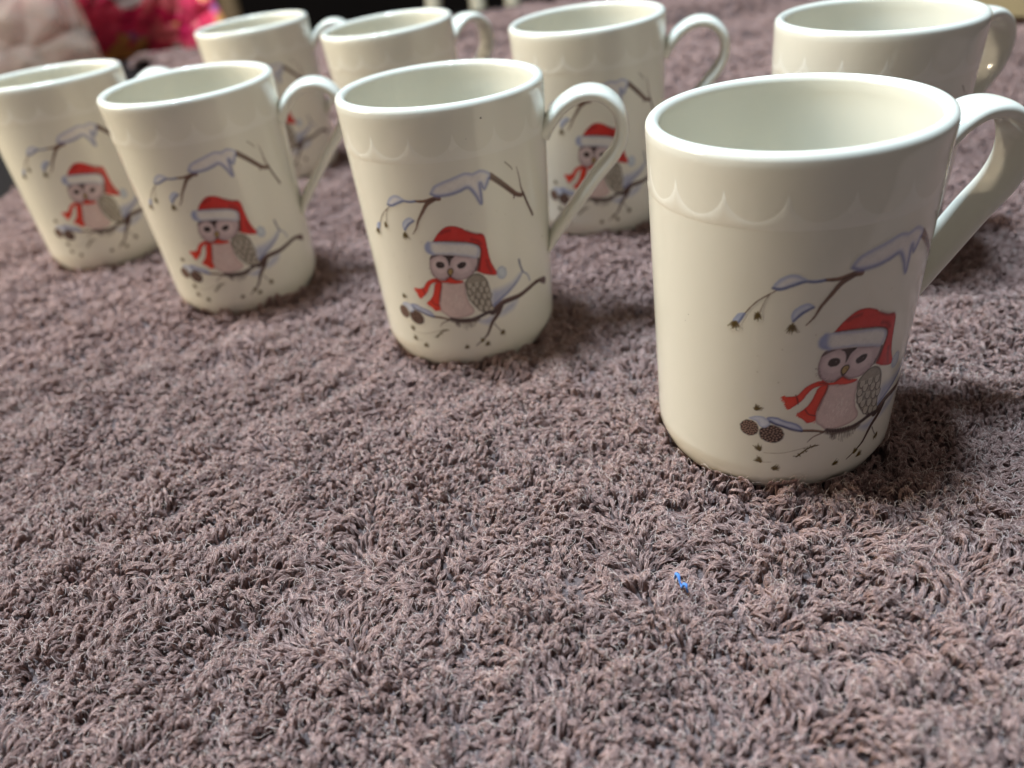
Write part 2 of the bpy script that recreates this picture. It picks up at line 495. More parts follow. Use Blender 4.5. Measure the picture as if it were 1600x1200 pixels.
# ---- the printed picture: painted as flat ink on a fine grid, then wrapped round the mug.
# Outlines are (millimetres round the mug from the owl's beak, millimetres above the foot).
TR = {
  'hat': [(-4.9,59),(-3.8,60.7),(-2.2,62.5),(-0.1,64.1),(1.8,64.7),(3.9,64.5),(6.2,63.5),(8.5,61.8),(11.2,60.4),(13.4,59.9),(14.6,58.7),(15.1,56),(15.4,52),(16.1,47.8),(17.4,44.4),(18.2,42.8),(17.9,41.6),(16.1,41.9),(13.4,42.9),(11.2,44.1),(10.2,45.1),(11.1,47.8),(11.9,50.4),(12.4,53.1),(12.2,54.9),(10.7,56.1),(7.9,57.3),(4.4,58.1),(0.9,58.7),(-2,58.8),(-4.2,58.7)],
  'hatdark': [(-4.8,58.8),(0.9,58.5),(5.1,57.8),(9.3,56.7),(11.6,55.4),(12.6,53.3),(11.9,49.6),(10.9,45.4)],
  'hatfold1': [(-1.5,62.1),(0,62.7),(1.9,63)],
  'hatfold2': [(8.2,62),(10.2,60.8),(13.4,59.6)],
  'hatfold3': [(9.5,58.2),(11.6,57.4),(12.9,55.7)],
  'hatfold4': [(14.4,48.6),(14.9,45.7),(15.8,43.2)],
  'brim': [(-8.6,56.4),(-8,57.9),(-6.5,58.8),(-2.8,58.7),(1.5,58.1),(6.5,57.3),(10,56.1),(11.7,54.8),(12.2,53.1),(11.5,51.3),(10.4,50.5),(8.6,51),(5.1,52.2),(1.2,53.1),(-2.5,53.5),(-5.5,53.6),(-7.3,54),(-8.4,55)],
  'head': [(-6.5,53.3),(-7.6,51.2),(-8,48.4),(-7.7,46),(-6.6,43.9),(-5,42.8),(-3,42.6),(-1.5,43.6),(-0.2,43.9),(1.6,42.7),(3.8,42.3),(6.1,42.6),(8.1,43.7),(9.8,45.6),(10.9,47.8),(11.4,50.3),(9.4,51.1),(5.1,52.2),(1.2,53.1),(-3.6,53.6)],
  'headdark': [(11.4,49.9),(10.9,47.4),(9.8,45.4)],
  'vee': [(-2.2,53),(1.5,52.9),(2.4,52.4),(1,51.1),(-0.1,48.6),(-0.4,48.5),(-0.5,50.6),(-1.1,52.1)],
  'lbrow': [(-7.4,51.5),(-6.6,53.1),(-5,53.5),(-3.5,53.2),(-5.6,52.5)],
  'eyes': [(-3.7,49.2),(4.6,48.4),(-0,46.1)],
  'eyer': [(-2,49.1),(-3.5,50.8),(6.4,48.6),(4.8,50.1)],
  'beak': [(-1.4,45.6),(-1.3,46.8),(-0.5,47.6),(0.7,47.5),(1.2,46.4),(0.6,45.1),(-0.3,44.1),(-0.9,44.2)],
  'mouth': [(-2.5,42.6),(-0.9,43.7),(-0.4,43.9),(0.3,43.3),(1.9,42.2)],
  'neck': [(-6.3,43.8),(-5,42.8),(-3,42.5),(-1.6,43.5),(-0.4,43.9),(1.5,42.5),(3.9,42),(4.4,41.4),(2.8,40.8),(-0.2,41),(-2,41.5),(-4.3,41.7),(-5.8,42.3)],
  'tail1': [(-4.3,42.2),(-6,43.4),(-8,43.3),(-10.3,42),(-11.9,40),(-13.2,38.8),(-16.6,38.5),(-15.9,36.8),(-15.5,35.3),(-14.6,34.2),(-12.3,35.9),(-10.7,37.7),(-9.9,39.4),(-8.6,41),(-6.9,41.6),(-5.5,41.8)],
  'tail2': [(-6.9,41.5),(-4.5,42),(-4.7,39.3),(-5.9,36),(-6.7,32.5),(-6.7,29.7),(-8.9,29),(-10.3,30.4),(-12.1,32.2),(-10.2,34.3),(-8.8,36.3),(-7.9,38.9)],
  'tail1band': [(-13,39.2),(-12.4,37.4),(-12.1,35.9)],
  'tail2band': [(-9.9,33.8),(-8.8,32.2),(-6.8,31.4)],
  'tail1fringe': [(-16.6,38.5),(-14.6,34.2)],
  'tail2fringe': [(-12.1,32.2),(-6.8,29.2)],
  'scarfdark': [(-6.8,42.7),(-4.6,42.2),(-4.6,40.2),(-5.7,36.4),(-6.4,33.4)],
  'body': [(-4.5,41.6),(-0.2,41.1),(4.4,41.4),(4.9,39.4),(4.8,35.6),(5.5,32.1),(7,28.8),(6.4,27),(3.9,26),(0.7,25.5),(-2.9,25.7),(-4.7,27.3),(-6.4,29),(-6.9,31.6),(-5.8,36)],
  'wing': [(5.4,41.8),(7.3,43.6),(9.7,44.2),(11.9,43.1),(13.6,40.7),(14.2,38),(14.6,34.1),(14.3,31.2),(15.3,26.6),(14.4,26.1),(13.2,26.2),(11.5,26),(10,27.2),(8.2,29.1),(6.6,31.5),(5.4,34.3),(4.9,37.7),(4.8,40.2)],
  'feath': [(6.6,39.1),(9.4,39.1),(12.2,38.9),(6.2,36.3),(7.9,37.5),(10.9,36.7),(13.2,36.1),(6.8,33.6),(9.5,34.4),(12.1,33.4),(13.8,33.5),(8.2,31.7),(10.7,31.2),(13.2,30.1),(9.8,28.8),(12.1,27.8),(14.1,27.1)],
  'bodybranch': [(-2.8,25.5),(1.2,24.3),(5.5,24.3),(9,25.1),(12.2,26.1),(15.3,26)],
  'feet': [(-3.2,25.5),(7.9,24.6),(7.9,23.1),(1.9,23),(-2.4,23.8)],
  'tailf0': [(-1.5,23.8),(0.2,23.6),(1.9,23.3),(3.6,23.2),(5.3,23.3),(7.1,23.5)],
  'tailf1': [(-1.5,22.3),(0.3,21.2),(2.1,20.2),(4,19.6),(5.7,20.6),(7.3,22)],
  'main': [(14.6,25.7),(17.4,27.8),(19.9,28.9),(23.3,29.1),(27.6,29.2),(33.1,30.3),(38.1,31),(44.4,29.8)],
  'fork': [(18.3,27.3),(16.6,24.4),(14.2,21.7),(12.8,19.2),(11.3,16.3),(9.1,14.3),(5.9,11.9)],
  'forktwig': [(14.7,20.4),(15.9,18.3),(17.2,16.4)],
  'knob': [(39.7,30.7),(45,30.2),(46.5,28.6),(45.1,26.8)],
  'twigL': [(-9.7,25.6),(-6.6,25.2),(-3,24.1)],
  'twigL2': [(-2.4,23.6),(-4.9,23.1),(-7,21.4)],
  'bluesnow': [(30.1,39),(27.1,36.1),(23.4,33.5),(19.1,31.1),(15.5,28.7)],
  'bluesnow2': [(33.9,33.4),(32.7,36.5),(30.1,39),(29.1,42),(28.6,44.7)],
  'bluearea': [(15.3,34.8),(19.6,35.2),(25.1,36.4),(28.8,38.4),(26.5,35.5),(22,32.8),(18.2,30.5),(15.9,28.6),(14.4,29.9)],
  'bluebelow': [(8.3,23.3),(11.6,23.5),(15,24.4),(13,21),(10.6,21.5)],
  'bluebelow2': [(18.5,25.2),(21,27),(26.3,27.8),(24,24.6),(19.2,23.2),(17.5,23.3)],
  'pom': [(20,41.8),(22.1,41.1),(20.3,44.5)],
  'tuftsB': [(-21.2,18.1),(-20.8,13.7),(-16,10.6),(3.8,9.7),(10.8,11.9),(18,15.5),(-22.8,33.8)],
  'spr': [(-9.9,15.8),(-7.9,17.5),(-4.9,19)],
  'bigsnow': [(-2.8,78),(-1.4,80.1),(1.3,81.4),(5.5,82.6),(9.8,83.8),(13,83.2),(15.7,83.8),(18.2,82.8),(19.4,81.4),(18.5,79.5),(17.1,76.8),(16.2,76.6),(15.3,78.9),(15.4,75.4),(15.2,71.5),(14.3,71.7),(12.9,75.1),(10.7,78.1),(7.3,77.2),(3.9,76.5),(-0.3,76.3),(-2.3,76.9)],
  'bigunder': [(-2.7,77.4),(-0.3,76.3),(3.9,76.5),(7.3,77.2),(10.7,78),(12.9,75.1),(14.3,71.8),(15.1,71.5),(15.2,75.5),(15.3,78.8),(16.3,76.6),(17.2,77),(18.8,79.9)],
  'rb': [(19.3,80.8),(22.3,78.1),(26,74.5),(29.5,71.2),(32.4,69.8)],
  'rb2': [(30.8,81),(31.8,76.7),(32.2,73.5),(33.2,70.5),(35.3,65.7),(38.2,60)],
  'rb3': [(25.7,84.3),(28,81.8),(28.7,80.7)],
  'rbbump': [(28.9,71.8),(28.5,69.7)],
  'ub': [(-9,74.9),(-5.7,74.8),(-2.4,75.5),(-0.2,75.6)],
  'ub2': [(-2,75.4),(-4.9,73.6),(-6.9,70.8),(-9.2,67.4),(-10.6,64.3),(-12.4,61.9)],
  'snow1': [(-21.4,73.2),(-20.4,75),(-18.2,76.6),(-16,76.8),(-14,75.8),(-12.6,75.1),(-9.4,75.2),(-9.1,74.6),(-11.3,74.3),(-13.9,74.6),(-16.4,73.7),(-18.6,72.5),(-20.5,72.3)],
  'snow1u': [(-21.3,72.8),(-19.5,72.6),(-17,73.5),(-13.9,74.7),(-11.3,74.5),(-9.2,74.8)],
  'tw1': [(-20.2,72.4),(-21.8,71.2),(-24.7,68.9),(-26.6,66.6),(-28,64.5)],
  'tw2': [(-21.8,71.2),(-23,69.1),(-23.7,67),(-24.1,65.5)],
  'sn2': [(-16.3,64.1),(-15.8,66.6),(-12.7,68.5),(-11,67.2),(-13.1,65.7),(-14.9,63.7),(-15.7,62.9)],
  'sn2u': [(-15.7,63.1),(-13.7,65.5),(-11.1,67.1)],
  'sn3': [(-31.2,61.9),(-29.8,64.1),(-28,64.7),(-28.3,63.4),(-29.5,61.4),(-30.4,61)],
  'sn3u': [(-29.5,61.4),(-28,64.3)],
  'tuftsA2': [(-30.6,60.6),(-24.6,64.2),(-15.8,61)],
  'cone': [(-25.1,26.3),(-18.7,25)],
  'coner': [(-22.5,26.8),(-25.2,29.5),(-15.2,25.3),(-18.4,21.3)],
  'cap1': [(-25.4,29.9),(-23.8,30.9),(-21.7,31.1),(-20.5,30.5),(-19,29.2),(-20.3,27.2),(-22.1,27.3),(-23.1,28.9),(-24.3,29.4)],
  'cap2': [(-20.4,30.7),(-17.9,31.2),(-14.9,30),(-12,29),(-10.3,27.4),(-10.1,26.1),(-12.9,26.8),(-15.9,27.9),(-18.4,28.9)],
  'cap2u': [(-19.3,29.4),(-17.8,28.6),(-15.4,27.8),(-12.6,26.6),(-10.2,26.1)],
  'tuftsA': [(-23.2,34),(-22.1,19),(-21.8,14.5),(-16.7,11.9),(1.9,11.7),(8.8,14)],
  'sprA': [(-10.8,16.5),(-9.1,18.2),(-7.1,19.8),(-5,20.2)],
  'stemA': [(-20.3,17.6),(-15.2,17.9),(-11,19.1),(-7.5,20.2)],
  'stemA2': [(-20.4,13.9),(-18,14.2)],
  'twA': [(-10.2,26.3),(-6.9,26),(-3.7,25.1)],
  'twA2': [(-3.9,24.8),(-6.6,23.6),(-8.1,21.9)],
}

U0, U1, V0, V1, ST = -34.0, 48.5, 6.5, 87.0, 0.2
gu = np.arange(U0, U1, ST); gv = np.arange(V0, V1, ST)
GU, GV = np.meshgrid(gu, gv)
WHITE = np.array(CER)
ink = np.tile(WHITE, GU.shape + (1,))
cover = np.zeros(GU.shape); layer = np.zeros(GU.shape, int)
prng = np.random.default_rng(3)
FN = vnoise(GU * 10, GV * 10, 3.2, 21) - 0.5      # fine grain
BN = vnoise(GU * 10, GV * 10, 14, 22) - 0.5
WN = vnoise(GU * 10, GV * 10, 9, 23) - 0.5        # edge wobble

def sdf(poly, us, vs):
    d = np.full(us.shape, 1e9); ins = np.zeros(us.shape, bool)
    n = len(poly)
    for i in range(n):
        ax, ay = poly[i]; bx, by = poly[(i + 1) % n]
        dx, dy = bx - ax, by - ay
        L = dx * dx + dy * dy
        if L < 1e-9: continue
        t = np.clip(((us - ax) * dx + (vs - ay) * dy) / L, 0, 1)
        d = np.minimum(d, np.hypot(us - ax - t * dx, vs - ay - t * dy))
        if ay != by:
            ins ^= ((ay > vs) != (by > vs)) & (us < (bx - ax) * (vs - ay) / (by - ay) + ax)
    return np.where(ins, d, -d)

def window(pts, pad):
    p = np.array(pts)
    i0 = max(0, int((p[:, 0].min() - pad - U0) / ST)); i1 = min(len(gu), int((p[:, 0].max() + pad - U0) / ST) + 2)
    j0 = max(0, int((p[:, 1].min() - pad - V0) / ST)); j1 = min(len(gv), int((p[:, 1].max() + pad - V0) / ST) + 2)
    return slice(j0, j1), slice(i0, i1)

def blend(sl, a, col, lay):
    a = np.clip(a, 0, 1)
    ink[sl] = ink[sl] * (1 - a[..., None]) + np.asarray(col) * a[..., None]
    cover[sl] = np.maximum(cover[sl], a)
    if lay:
        layer[sl] = np.where(a > 0.3, lay, np.where(layer[sl] == 0, lay, layer[sl]))

def fill(poly, col, lay, soft=0.16, alpha=1.0, smooth=True, edge=None, edge_w=0.8, wob=0.12, grain=0.10):
    pts = catmull(poly, 5, True) if smooth else np.array(poly)
    sl = window(pts, 1.5 + soft)
    d = sdf(pts, GU[sl], GV[sl]) + wob * WN[sl]
    a = np.clip(0.5 + d / (2 * soft), 0, 1) * alpha
    c = np.tile(np.array(lin(*col)), d.shape + (1,)) * (1 + grain * FN[sl] + grain * BN[sl])[..., None]
    if edge is not None:
        k = np.exp(-(np.maximum(d, 0) / edge_w) ** 2)[..., None]
        c = c * (1 - k) + np.array(lin(*edge)) * k
    blend(sl, a, c, lay)

def stroke(path, w, col, lay, soft=0.12, alpha=1.0, taper=None, wob=0.1, smooth=True):
    pts = catmull(path, 6) if smooth and len(path) > 2 else np.array(path, float)
    sl = window(pts, w + soft + 0.5)
    us, vs = GU[sl], GV[sl]
    best = np.full(us.shape, -1e9)
    n = len(pts)
    for i in range(n - 1):
        (ax, ay), (bx, by) = pts[i], pts[i + 1]
        dx, dy = bx - ax, by - ay
        L = dx * dx + dy * dy
        if L < 1e-9: continue
        t = np.clip(((us - ax) * dx + (vs - ay) * dy) / L, 0, 1)
        ww = w / 2
        if taper:
            ww = w / 2 * (taper[0] + (taper[1] - taper[0]) * (i + t) / (n - 1))
        best = np.maximum(best, ww - np.hypot(us - ax - t * dx, vs - ay - t * dy))
    a = np.clip(0.5 + (best + wob * WN[sl]) / (2 * soft), 0, 1) * alpha
    c = np.tile(np.array(lin(*col)), us.shape + (1,)) * (1 + 0.25 * FN[sl])[..., None]
    blend(sl, a, c, lay)

def ell(cx, cy, rx, ry, rot=0, n=14):
    o = []
    for k in range(n):
        a = 2 * math.pi * k / n
        x, y = rx * math.cos(a), ry * math.sin(a)
        o.append((cx + x * math.cos(rot) - y * math.sin(rot), cy + x * math.sin(rot) + y * math.cos(rot)))
    return o

def tuft(cx, cy, r, lay, ang=-1.2, spread=2.4, n=22):
    r *= 1.0
    for k in range(n):
        a = ang + 0.75 * spread * (prng.random() - 0.5)
        L = r * prng.uniform(0.6, 1.2)
        x0, y0 = cx - 0.35 * r * math.cos(ang) + prng.normal(0, r * 0.14), cy - 0.35 * r * math.sin(ang) + prng.normal(0, r * 0.14)
        col = (112, 96, 46) if k % 3 else (74, 60, 32)
        stroke([(x0, y0), (x0 + L * math.cos(a), y0 + L * math.sin(a))], 0.36, col, lay, 0.18, 0.75, (1, .4), 0.05)
    fill(ell(cx, cy, r * 0.5, r * 0.42), (84, 68, 32), lay, 0.4, 0.75)

L_OWL, L_HAT, L_SCARF, L_WING, L_UP, L_LOW, L_CONE = 1, 2, 3, 4, 5, 6, 7
SNOW, BLUE, DBLUE = (226, 224, 224), (164, 174, 206), (78, 88, 134)
BROWN, DBROWN = (104, 78, 66), (62, 47, 44)
# upper branch
stroke(TR['tw1'], 0.42, BROWN, L_UP, alpha=.85); stroke(TR['tw2'], 0.34, BROWN, L_UP, alpha=.7)
stroke(TR['ub'], 1.25, (134, 104, 88), L_UP, taper=(.7, 1.5)); stroke(TR['ub2'], 1.3, (112, 86, 74), L_UP, .2, taper=(1.4, .25))
stroke([(x, y - .25) for x, y in TR['ub']], 0.4, DBROWN, L_UP, alpha=.7)
fill(TR['snow1'], SNOW, L_UP, .3, edge=BLUE, edge_w=1.1); stroke(TR['snow1u'], 0.75, DBLUE, L_UP, .25, .8, (1.1, .9))
fill(TR['sn2'], (202, 208, 222), L_UP, .2, edge=BLUE); stroke(TR['sn2u'], 0.7, DBLUE, L_UP, .25, .85)
fill(TR['sn3'], (176, 188, 214), L_UP, .2, edge=BLUE); stroke(TR['sn3u'], 0.6, DBLUE, L_UP, .25, .8)
for (x, y), r, an in zip(TR['tuftsA2'], (2.2, 1.9, 2.3), (-1.6, -1.4, -1.5)):
    tuft(x, y, r, L_UP, an)
stroke(TR['rb'], 2.0, (112, 86, 74), L_UP, .25, taper=(1.2, .8)); stroke([(x, y - .35) for x, y in TR['rb']], .5, DBROWN, L_UP, alpha=.7)
stroke(TR['rb2'], 0.95, BROWN, L_UP, taper=(.25, 1.25)); stroke(TR['rb2'][3:], 1.0, (92, 68, 60), L_UP, taper=(1.2, .3))
stroke(TR['rb3'], 0.5, (112, 98, 78), L_UP, alpha=.7); stroke(TR['rbbump'], 1.3, BROWN, L_UP, taper=(1, .4))
fill(TR['bigsnow'], (226, 222, 220), L_UP, .4, edge=(164, 170, 202), edge_w=1.0, smooth=True)
stroke(TR['bigunder'], 0.8, (100, 110, 160), L_UP, .5, .75)
# lower branch, blue snow shade, cones
fill(TR['bluearea'], (150, 160, 196), L_LOW, 1.6, .75); fill(TR['bluebelow'], (156, 166, 200), L_LOW, 1.2, .75)
fill(TR['bluebelow2'], (160, 170, 200), L_LOW, 1.3, .7)
stroke(TR['bluesnow'], 0.9, (106, 118, 164), L_LOW, .4, .8, (.7, 1.8)); stroke(TR['bluesnow2'], 0.6, (112, 122, 162), L_LOW, .25, .8)
stroke(TR['bluesnow2'][2:], .75, (84, 86, 112), L_LOW, .2, .8)
stroke(TR['stemA'], .26, (140, 126, 104), L_LOW, .15, .55); stroke(TR['stemA2'], .26, (140, 126, 104), L_LOW, .15, .5)
stroke(TR['twA'], 0.8, (128, 98, 82), L_LOW, taper=(1.3, .9)); stroke([(x, y - .3) for x, y in TR['twA']], .3, DBROWN, L_LOW)
stroke(TR['twA2'], 0.6, BROWN, L_LOW, .15, .8, (1.2, .4))
stroke(TR['forktwig'], .4, (96, 84, 84), L_LOW); stroke(TR['fork'], 1.9, (82, 62, 58), L_LOW, taper=(1.15, .18))
stroke(TR['main'], 2.1, (82, 62, 58), L_LOW, taper=(1.25, .8)); fill(TR['knob'], (96, 74, 68), L_LOW, .3)
stroke([(x, y - .45) for x, y in TR['main']], .7, (54, 42, 44), L_LOW, .2, .7)
stroke([(x + .2, y + .35) for x, y in TR['main']], .35, (134, 106, 94), L_LOW, .2, .6)
(cx1, cy1), (cx2, cy2) = TR['cone']
for (cx, cy, rx, ry, ro) in ((cx1, cy1, 2.7, 2.95, 0.3), (cx2, cy2, 3.6, 3.3, -0.35)):
    fill(ell(cx, cy, rx, ry, ro), (56, 42, 40), L_CONE, .25, wob=.3)
    for q in range(38):
        a, r = q * 2.39996, math.sqrt((q + .5) / 38) * 0.92
        x, y = cx + rx * r * math.cos(a), cy + ry * r * math.sin(a)
        fill(ell(x, y, .34, .27, a, 8), (150, 122, 108), L_CONE, .12, .9, wob=.05)
fill(TR['cap1'], (206, 212, 226), L_LOW, .25, edge=BLUE, edge_w=.6); fill(TR['cap2'], (202, 208, 226), L_LOW, .25, edge=(108, 122, 174), edge_w=.7)
stroke(TR['cap2u'], .75, (62, 66, 104), L_LOW, .25, .85)
for (x, y), r, an in zip(TR['tuftsA'], (1.6, 1.9, 1.9, 1.8, 1.6, 1.5), (.9, 2.0, 2.4, .4, .5, 1.2)):
    tuft(x, y, r, L_LOW, an, 2.2)
for (x, y), r, an in zip(TR['tuftsB'][4:6], (1.7, 1.8), (.6, -2.0)):
    tuft(x, y, r, L_LOW, an, 2.2)
stroke(TR['sprA'], .5, (88, 72, 38), L_LOW)
for k in range(16):
    q = catmull(TR['sprA'], 6); p = q[int(k * (len(q) - 1) / 15)]; a = .5 + prng.normal(0, .8) + (math.pi if k % 2 else 0)
    stroke([p, (p[0] + 1.1 * math.cos(a), p[1] + .8 * math.sin(a))], .3, (92, 76, 36), L_LOW, .12, .8)
# owl
fill(TR['body'], (216, 194, 190), L_OWL, .22, edge=(176, 148, 148), edge_w=.55)
bp_ = np.array(TR['body']); bc = bp_.mean(0)
for k in range(90):
    x, y = bc[0] + prng.normal(-.3, 2.1), bc[1] + prng.normal(0, 2.6)
    stroke([(x, y), (x + prng.normal(0, .15), y - prng.uniform(.5, 1.1))], .16, (236, 222, 216), L_OWL, .12, .6)
fill(TR['head'], (196, 176, 180), L_OWL, .2, edge=(140, 118, 122), edge_w=.5)
(lx, ly), (rx_, ry_), (bx_, by_) = TR['eyes']
fill(ell(lx + .1, ly - .3, 3.1, 3.2), (216, 198, 200), L_OWL, .5, .8); fill(ell(rx_ + .1, ry_ - .3, 3.5, 3.2), (216, 198, 200), L_OWL, .5, .8)
fill(TR['vee'], (58, 46, 46), L_OWL, .16); fill(TR['lbrow'], (74, 60, 60), L_OWL, .25, .9)
stroke(TR['headdark'], 1.1, (70, 56, 56), L_OWL, .3, .85)
for k in range(160):
    a = prng.uniform(math.pi * .95, math.pi * 2.02); r = prng.uniform(.84, 1.0)
    hp_ = np.array(TR['head']); hc_ = hp_.mean(0); ex = (hp_.max(0) - hp_.min(0)) / 2
    x, y = hc_[0] + ex[0] * r * math.cos(a), hc_[1] + ex[1] * r * math.sin(a) * .98
    stroke([(x, y), (x - .25 * math.cos(a), y - .35 * math.sin(a))], .13, (104, 84, 86), L_OWL, .1, .5)
for (x, y, rx, ry, ro) in ((lx, ly, 1.72, 1.42, -.15), (rx_, ry_, 1.85, 1.28, .35)):
    fill(ell(x, y, rx, ry, ro), (52, 42, 42), L_OWL, .16, wob=.25)
    fill(ell(x + .5, y + .15, .16, .13), (150, 138, 138), L_OWL, .12, .7)
fill(TR['beak'], (58, 46, 40), L_OWL, .16)
fill([(bx_ + (x - bx_) * .66, by_ + .1 + (y - by_) * .66) for x, y in TR['beak']], (176, 150, 96), L_OWL, .16)
stroke([(bx_ + .1, by_ + .4), (bx_ + .55, by_ - .1), (bx_ + .35, by_ - .8)], .3, (116, 92, 54), L_OWL, .15, .8)
fill(TR['wing'], (150, 144, 132), L_WING, .18, edge=(82, 74, 68), edge_w=.45, grain=.3)
for (x, y) in TR['feath']:
    s_ = .92
    fill([(x - .95 * s_, y + 1.0), (x - .95 * s_, y - .4), (x - .3, y - 1.25), (x + .4, y - 1.25), (x + .95 * s_, y - .4), (x + .95 * s_, y + 1.0)], (198, 192, 178), L_WING, .2, .9)
    stroke([(x - 1.0, y + .9), (x - .95, y - .4), (x - .2, y - 1.3), (x + .5, y - 1.25), (x + 1.0, y - .3), (x + 1.0, y + .8)], .38, (66, 56, 54), L_WING, .14, .9)
    for k in range(3):
        stroke([(x - .45 + .45 * k, y + .7), (x - .4 + .42 * k, y - .5)], .16, (112, 104, 96), L_WING, .1, .7)
stroke(TR['bodybranch'], 1.3, (66, 52, 52), L_LOW, .3, taper=(1.0, 1.3))
fill(TR['feet'], (84, 66, 62), L_OWL, .35, .8)
fq0, fq1 = np.array(TR['tailf0']), np.array(TR['tailf1'])
for k in range(46):
    f = prng.random() * (len(fq0) - 1.001); i = int(f); g = f - i
    a = fq0[i] * (1 - g) + fq0[i + 1] * g; b_ = fq1[i] * (1 - g) + fq1[i + 1] * g
    stroke([a, a + (b_ - a) * prng.uniform(.55, 1.1) + prng.normal(0, .15, 2)], .24, (92, 80, 74), L_OWL, .14, .7, (1, .4))
for k in range(9):
    x = TR['feet'][0][0] + .6 + k * .85; y = TR['feet'][0][1] - .35
    stroke([(x, y), (x + .25, y - .9)], .3, (52, 40, 40), L_OWL, .12, .9)
# scarf
for nm in ('tail2', 'tail1', 'neck'):
    fill(TR[nm], (222, 64, 46), L_SCARF, .17, edge=(176, 42, 34), edge_w=.35)
stroke(TR['scarfdark'], .55, (96, 26, 26), L_SCARF, .25, .7)
stroke(TR['mouth'], .5, (86, 30, 30), L_SCARF, .2, .8)
for nm in ('tail1band', 'tail2band'):
    stroke(TR[nm], .34, (92, 28, 28), L_SCARF, .15, .85)
for nm, dr in (('tail1fringe', (-.75, -.45)), ('tail2fringe', (-.2, -.85))):
    (ax, ay), (bx2, by2) = TR[nm]
    for k in range(15):
        f = k / 14; x, y = ax + (bx2 - ax) * f, ay + (by2 - ay) * f
        stroke([(x - dr[0] * .8, y - dr[1] * .8), (x + dr[0] * prng.uniform(.2, 1), y + dr[1] * prng.uniform(.2, 1))], .3, (216, 76, 54), L_SCARF, .12, .9, (1, .5))
# hat
fill(TR['hat'], (204, 48, 40), L_HAT, .17, edge=(158, 34, 30), edge_w=.4)
stroke(TR['hatdark'], .75, (64, 26, 30), L_HAT, .3, .8)
for nm, ww in (('hatfold1', 1.0), ('hatfold2', .8), ('hatfold3', 1.0), ('hatfold4', .8)):
    stroke(TR[nm], ww, (120, 26, 26), L_HAT, .5, .7)
fill(TR['brim'], (218, 216, 216), L_HAT, .28, edge=(172, 176, 198), edge_w=.8, wob=.3)
br = TR['brim']; fill([br[-1], br[0], br[1], br[2], ((br[2][0] + br[-3][0]) / 2, (br[2][1] + br[-3][1]) / 2), br[-3], br[-2]], (132, 146, 192), L_HAT, .7, .8)
q = np.array(TR['brim']); fill([(a * .8 + q[:, 0].mean() * .2 + .6, b2 * .55 + q[:, 1].mean() * .45 + .35) for a, b2 in q], (222, 220, 216), L_HAT, .8, .8)
(px_, py_), (pax, pay), (pbx, pby) = TR['pom']
fill(ell(px_ + .2, py_, 2.1, 2.8, .25), (196, 206, 216), L_HAT, .4, .9, edge=(148, 162, 192), edge_w=.7, wob=.4)
# stray dots of ink
for k in range(16):
    fill(ell(prng.uniform(-25, 34), prng.uniform(42, 72), .22, .22, 0, 8), (150, 140, 118), 0, .2, .35)

def print_mesh(name, lays):
    q = cover > 0.03
    fa = q[:-1, :-1] | q[1:, :-1] | q[:-1, 1:] | q[1:, 1:]
    mine = np.isin(layer, lays)
    fa &= mine[:-1, :-1]
    if 0 in lays: pass
    use = np.zeros(q.shape, bool)
    use[:-1, :-1] |= fa; use[1:, :-1] |= fa; use[:-1, 1:] |= fa; use[1:, 1:] |= fa
    idx = -np.ones(q.shape, int); idx[use] = np.arange(use.sum())
    a = GU[use] / 38.5; z = GV[use]
    r = RB + (RT - RB) * z / MH + 0.07
    V = np.stack([r * np.cos(a), r * np.sin(a), z], -1) * MM
    ii, jj = np.nonzero(fa)
    F = np.stack([idx[ii, jj], idx[ii, jj + 1], idx[ii + 1, jj + 1], idx[ii + 1, jj]], -1)
    me = bpy.data.meshes.new(name)
    me.vertices.add(len(V)); me.vertices.foreach_set('co', V.ravel())
    me.loops.add(F.size); me.loops.foreach_set('vertex_index', F.ravel().astype(np.int32))
    me.polygons.add(len(F)); me.polygons.foreach_set('loop_start', np.arange(0, F.size, 4, dtype=np.int32))
    me.update(calc_edges=True)
    me.polygons.foreach_set('use_smooth', [True] * len(F))
    ca = me.color_attributes.new('ink', 'FLOAT_COLOR', 'POINT')
    col = np.concatenate([np.clip(ink[use], 0, 1), np.ones((use.sum(), 1))], 1)
    ca.data.foreach_set('color', col.ravel().astype(np.float32))
    me.materials.append(m_ink)
    return me

# cells that belong to no layer take the nearest painted one so that no ink is lost
layer[(layer == 0) & (cover > 0.03)] = L_UP
ME_OWL = print_mesh('owl_print', [L_OWL]); ME_HAT = print_mesh('hat_print', [L_HAT])
ME_SCARF = print_mesh('scarf_print', [L_SCARF]); ME_WING = print_mesh('wing_print', [L_WING])
ME_UP = print_mesh('snowy_branch_print', [L_UP]); ME_LOW = print_mesh('perch_branch_print', [L_LOW]); ME_CONE = print_mesh('pine_cone_print', [L_CONE])

def share(name, v, f, m):
    o = mesh_obj(name, v, f, m); me = o.data
    bpy.data.objects.remove(o)
    return me
ME_BODY = share('body', *lathe(body_profile()), m_cer)
ME_HANDLE = share('handle', *handle_mesh(), m_cer)
ME_SCAL = share('scallop_relief', *scallop_mesh(), m_relief)

def child(name, me, parent, rz=0.0):
    o = bpy.data.objects.new(name, me)
    C.objects.link(o)
    o.parent = parent
    o.rotation_euler = (0, 0, rz)
    return o

def speck(parent, deg, z, r):
    a = math.radians(deg); R_ = rad(z)
    vs, fs = [(R_ + .12, 0, z)], []
    for k in range(8):
        b_ = k * math.pi / 4
        vs.append((R_ + .02, r * math.cos(b_), z + r * math.sin(b_)))
        fs.append((0, 1 + k, 1 + (k + 1) % 8))
    o = mesh_obj('glaze_speck', [(x * MM, y * MM, zz * MM) for x, y, zz in vs], fs, m_speck, parent)
    o.rotation_euler = (0, 0, a)

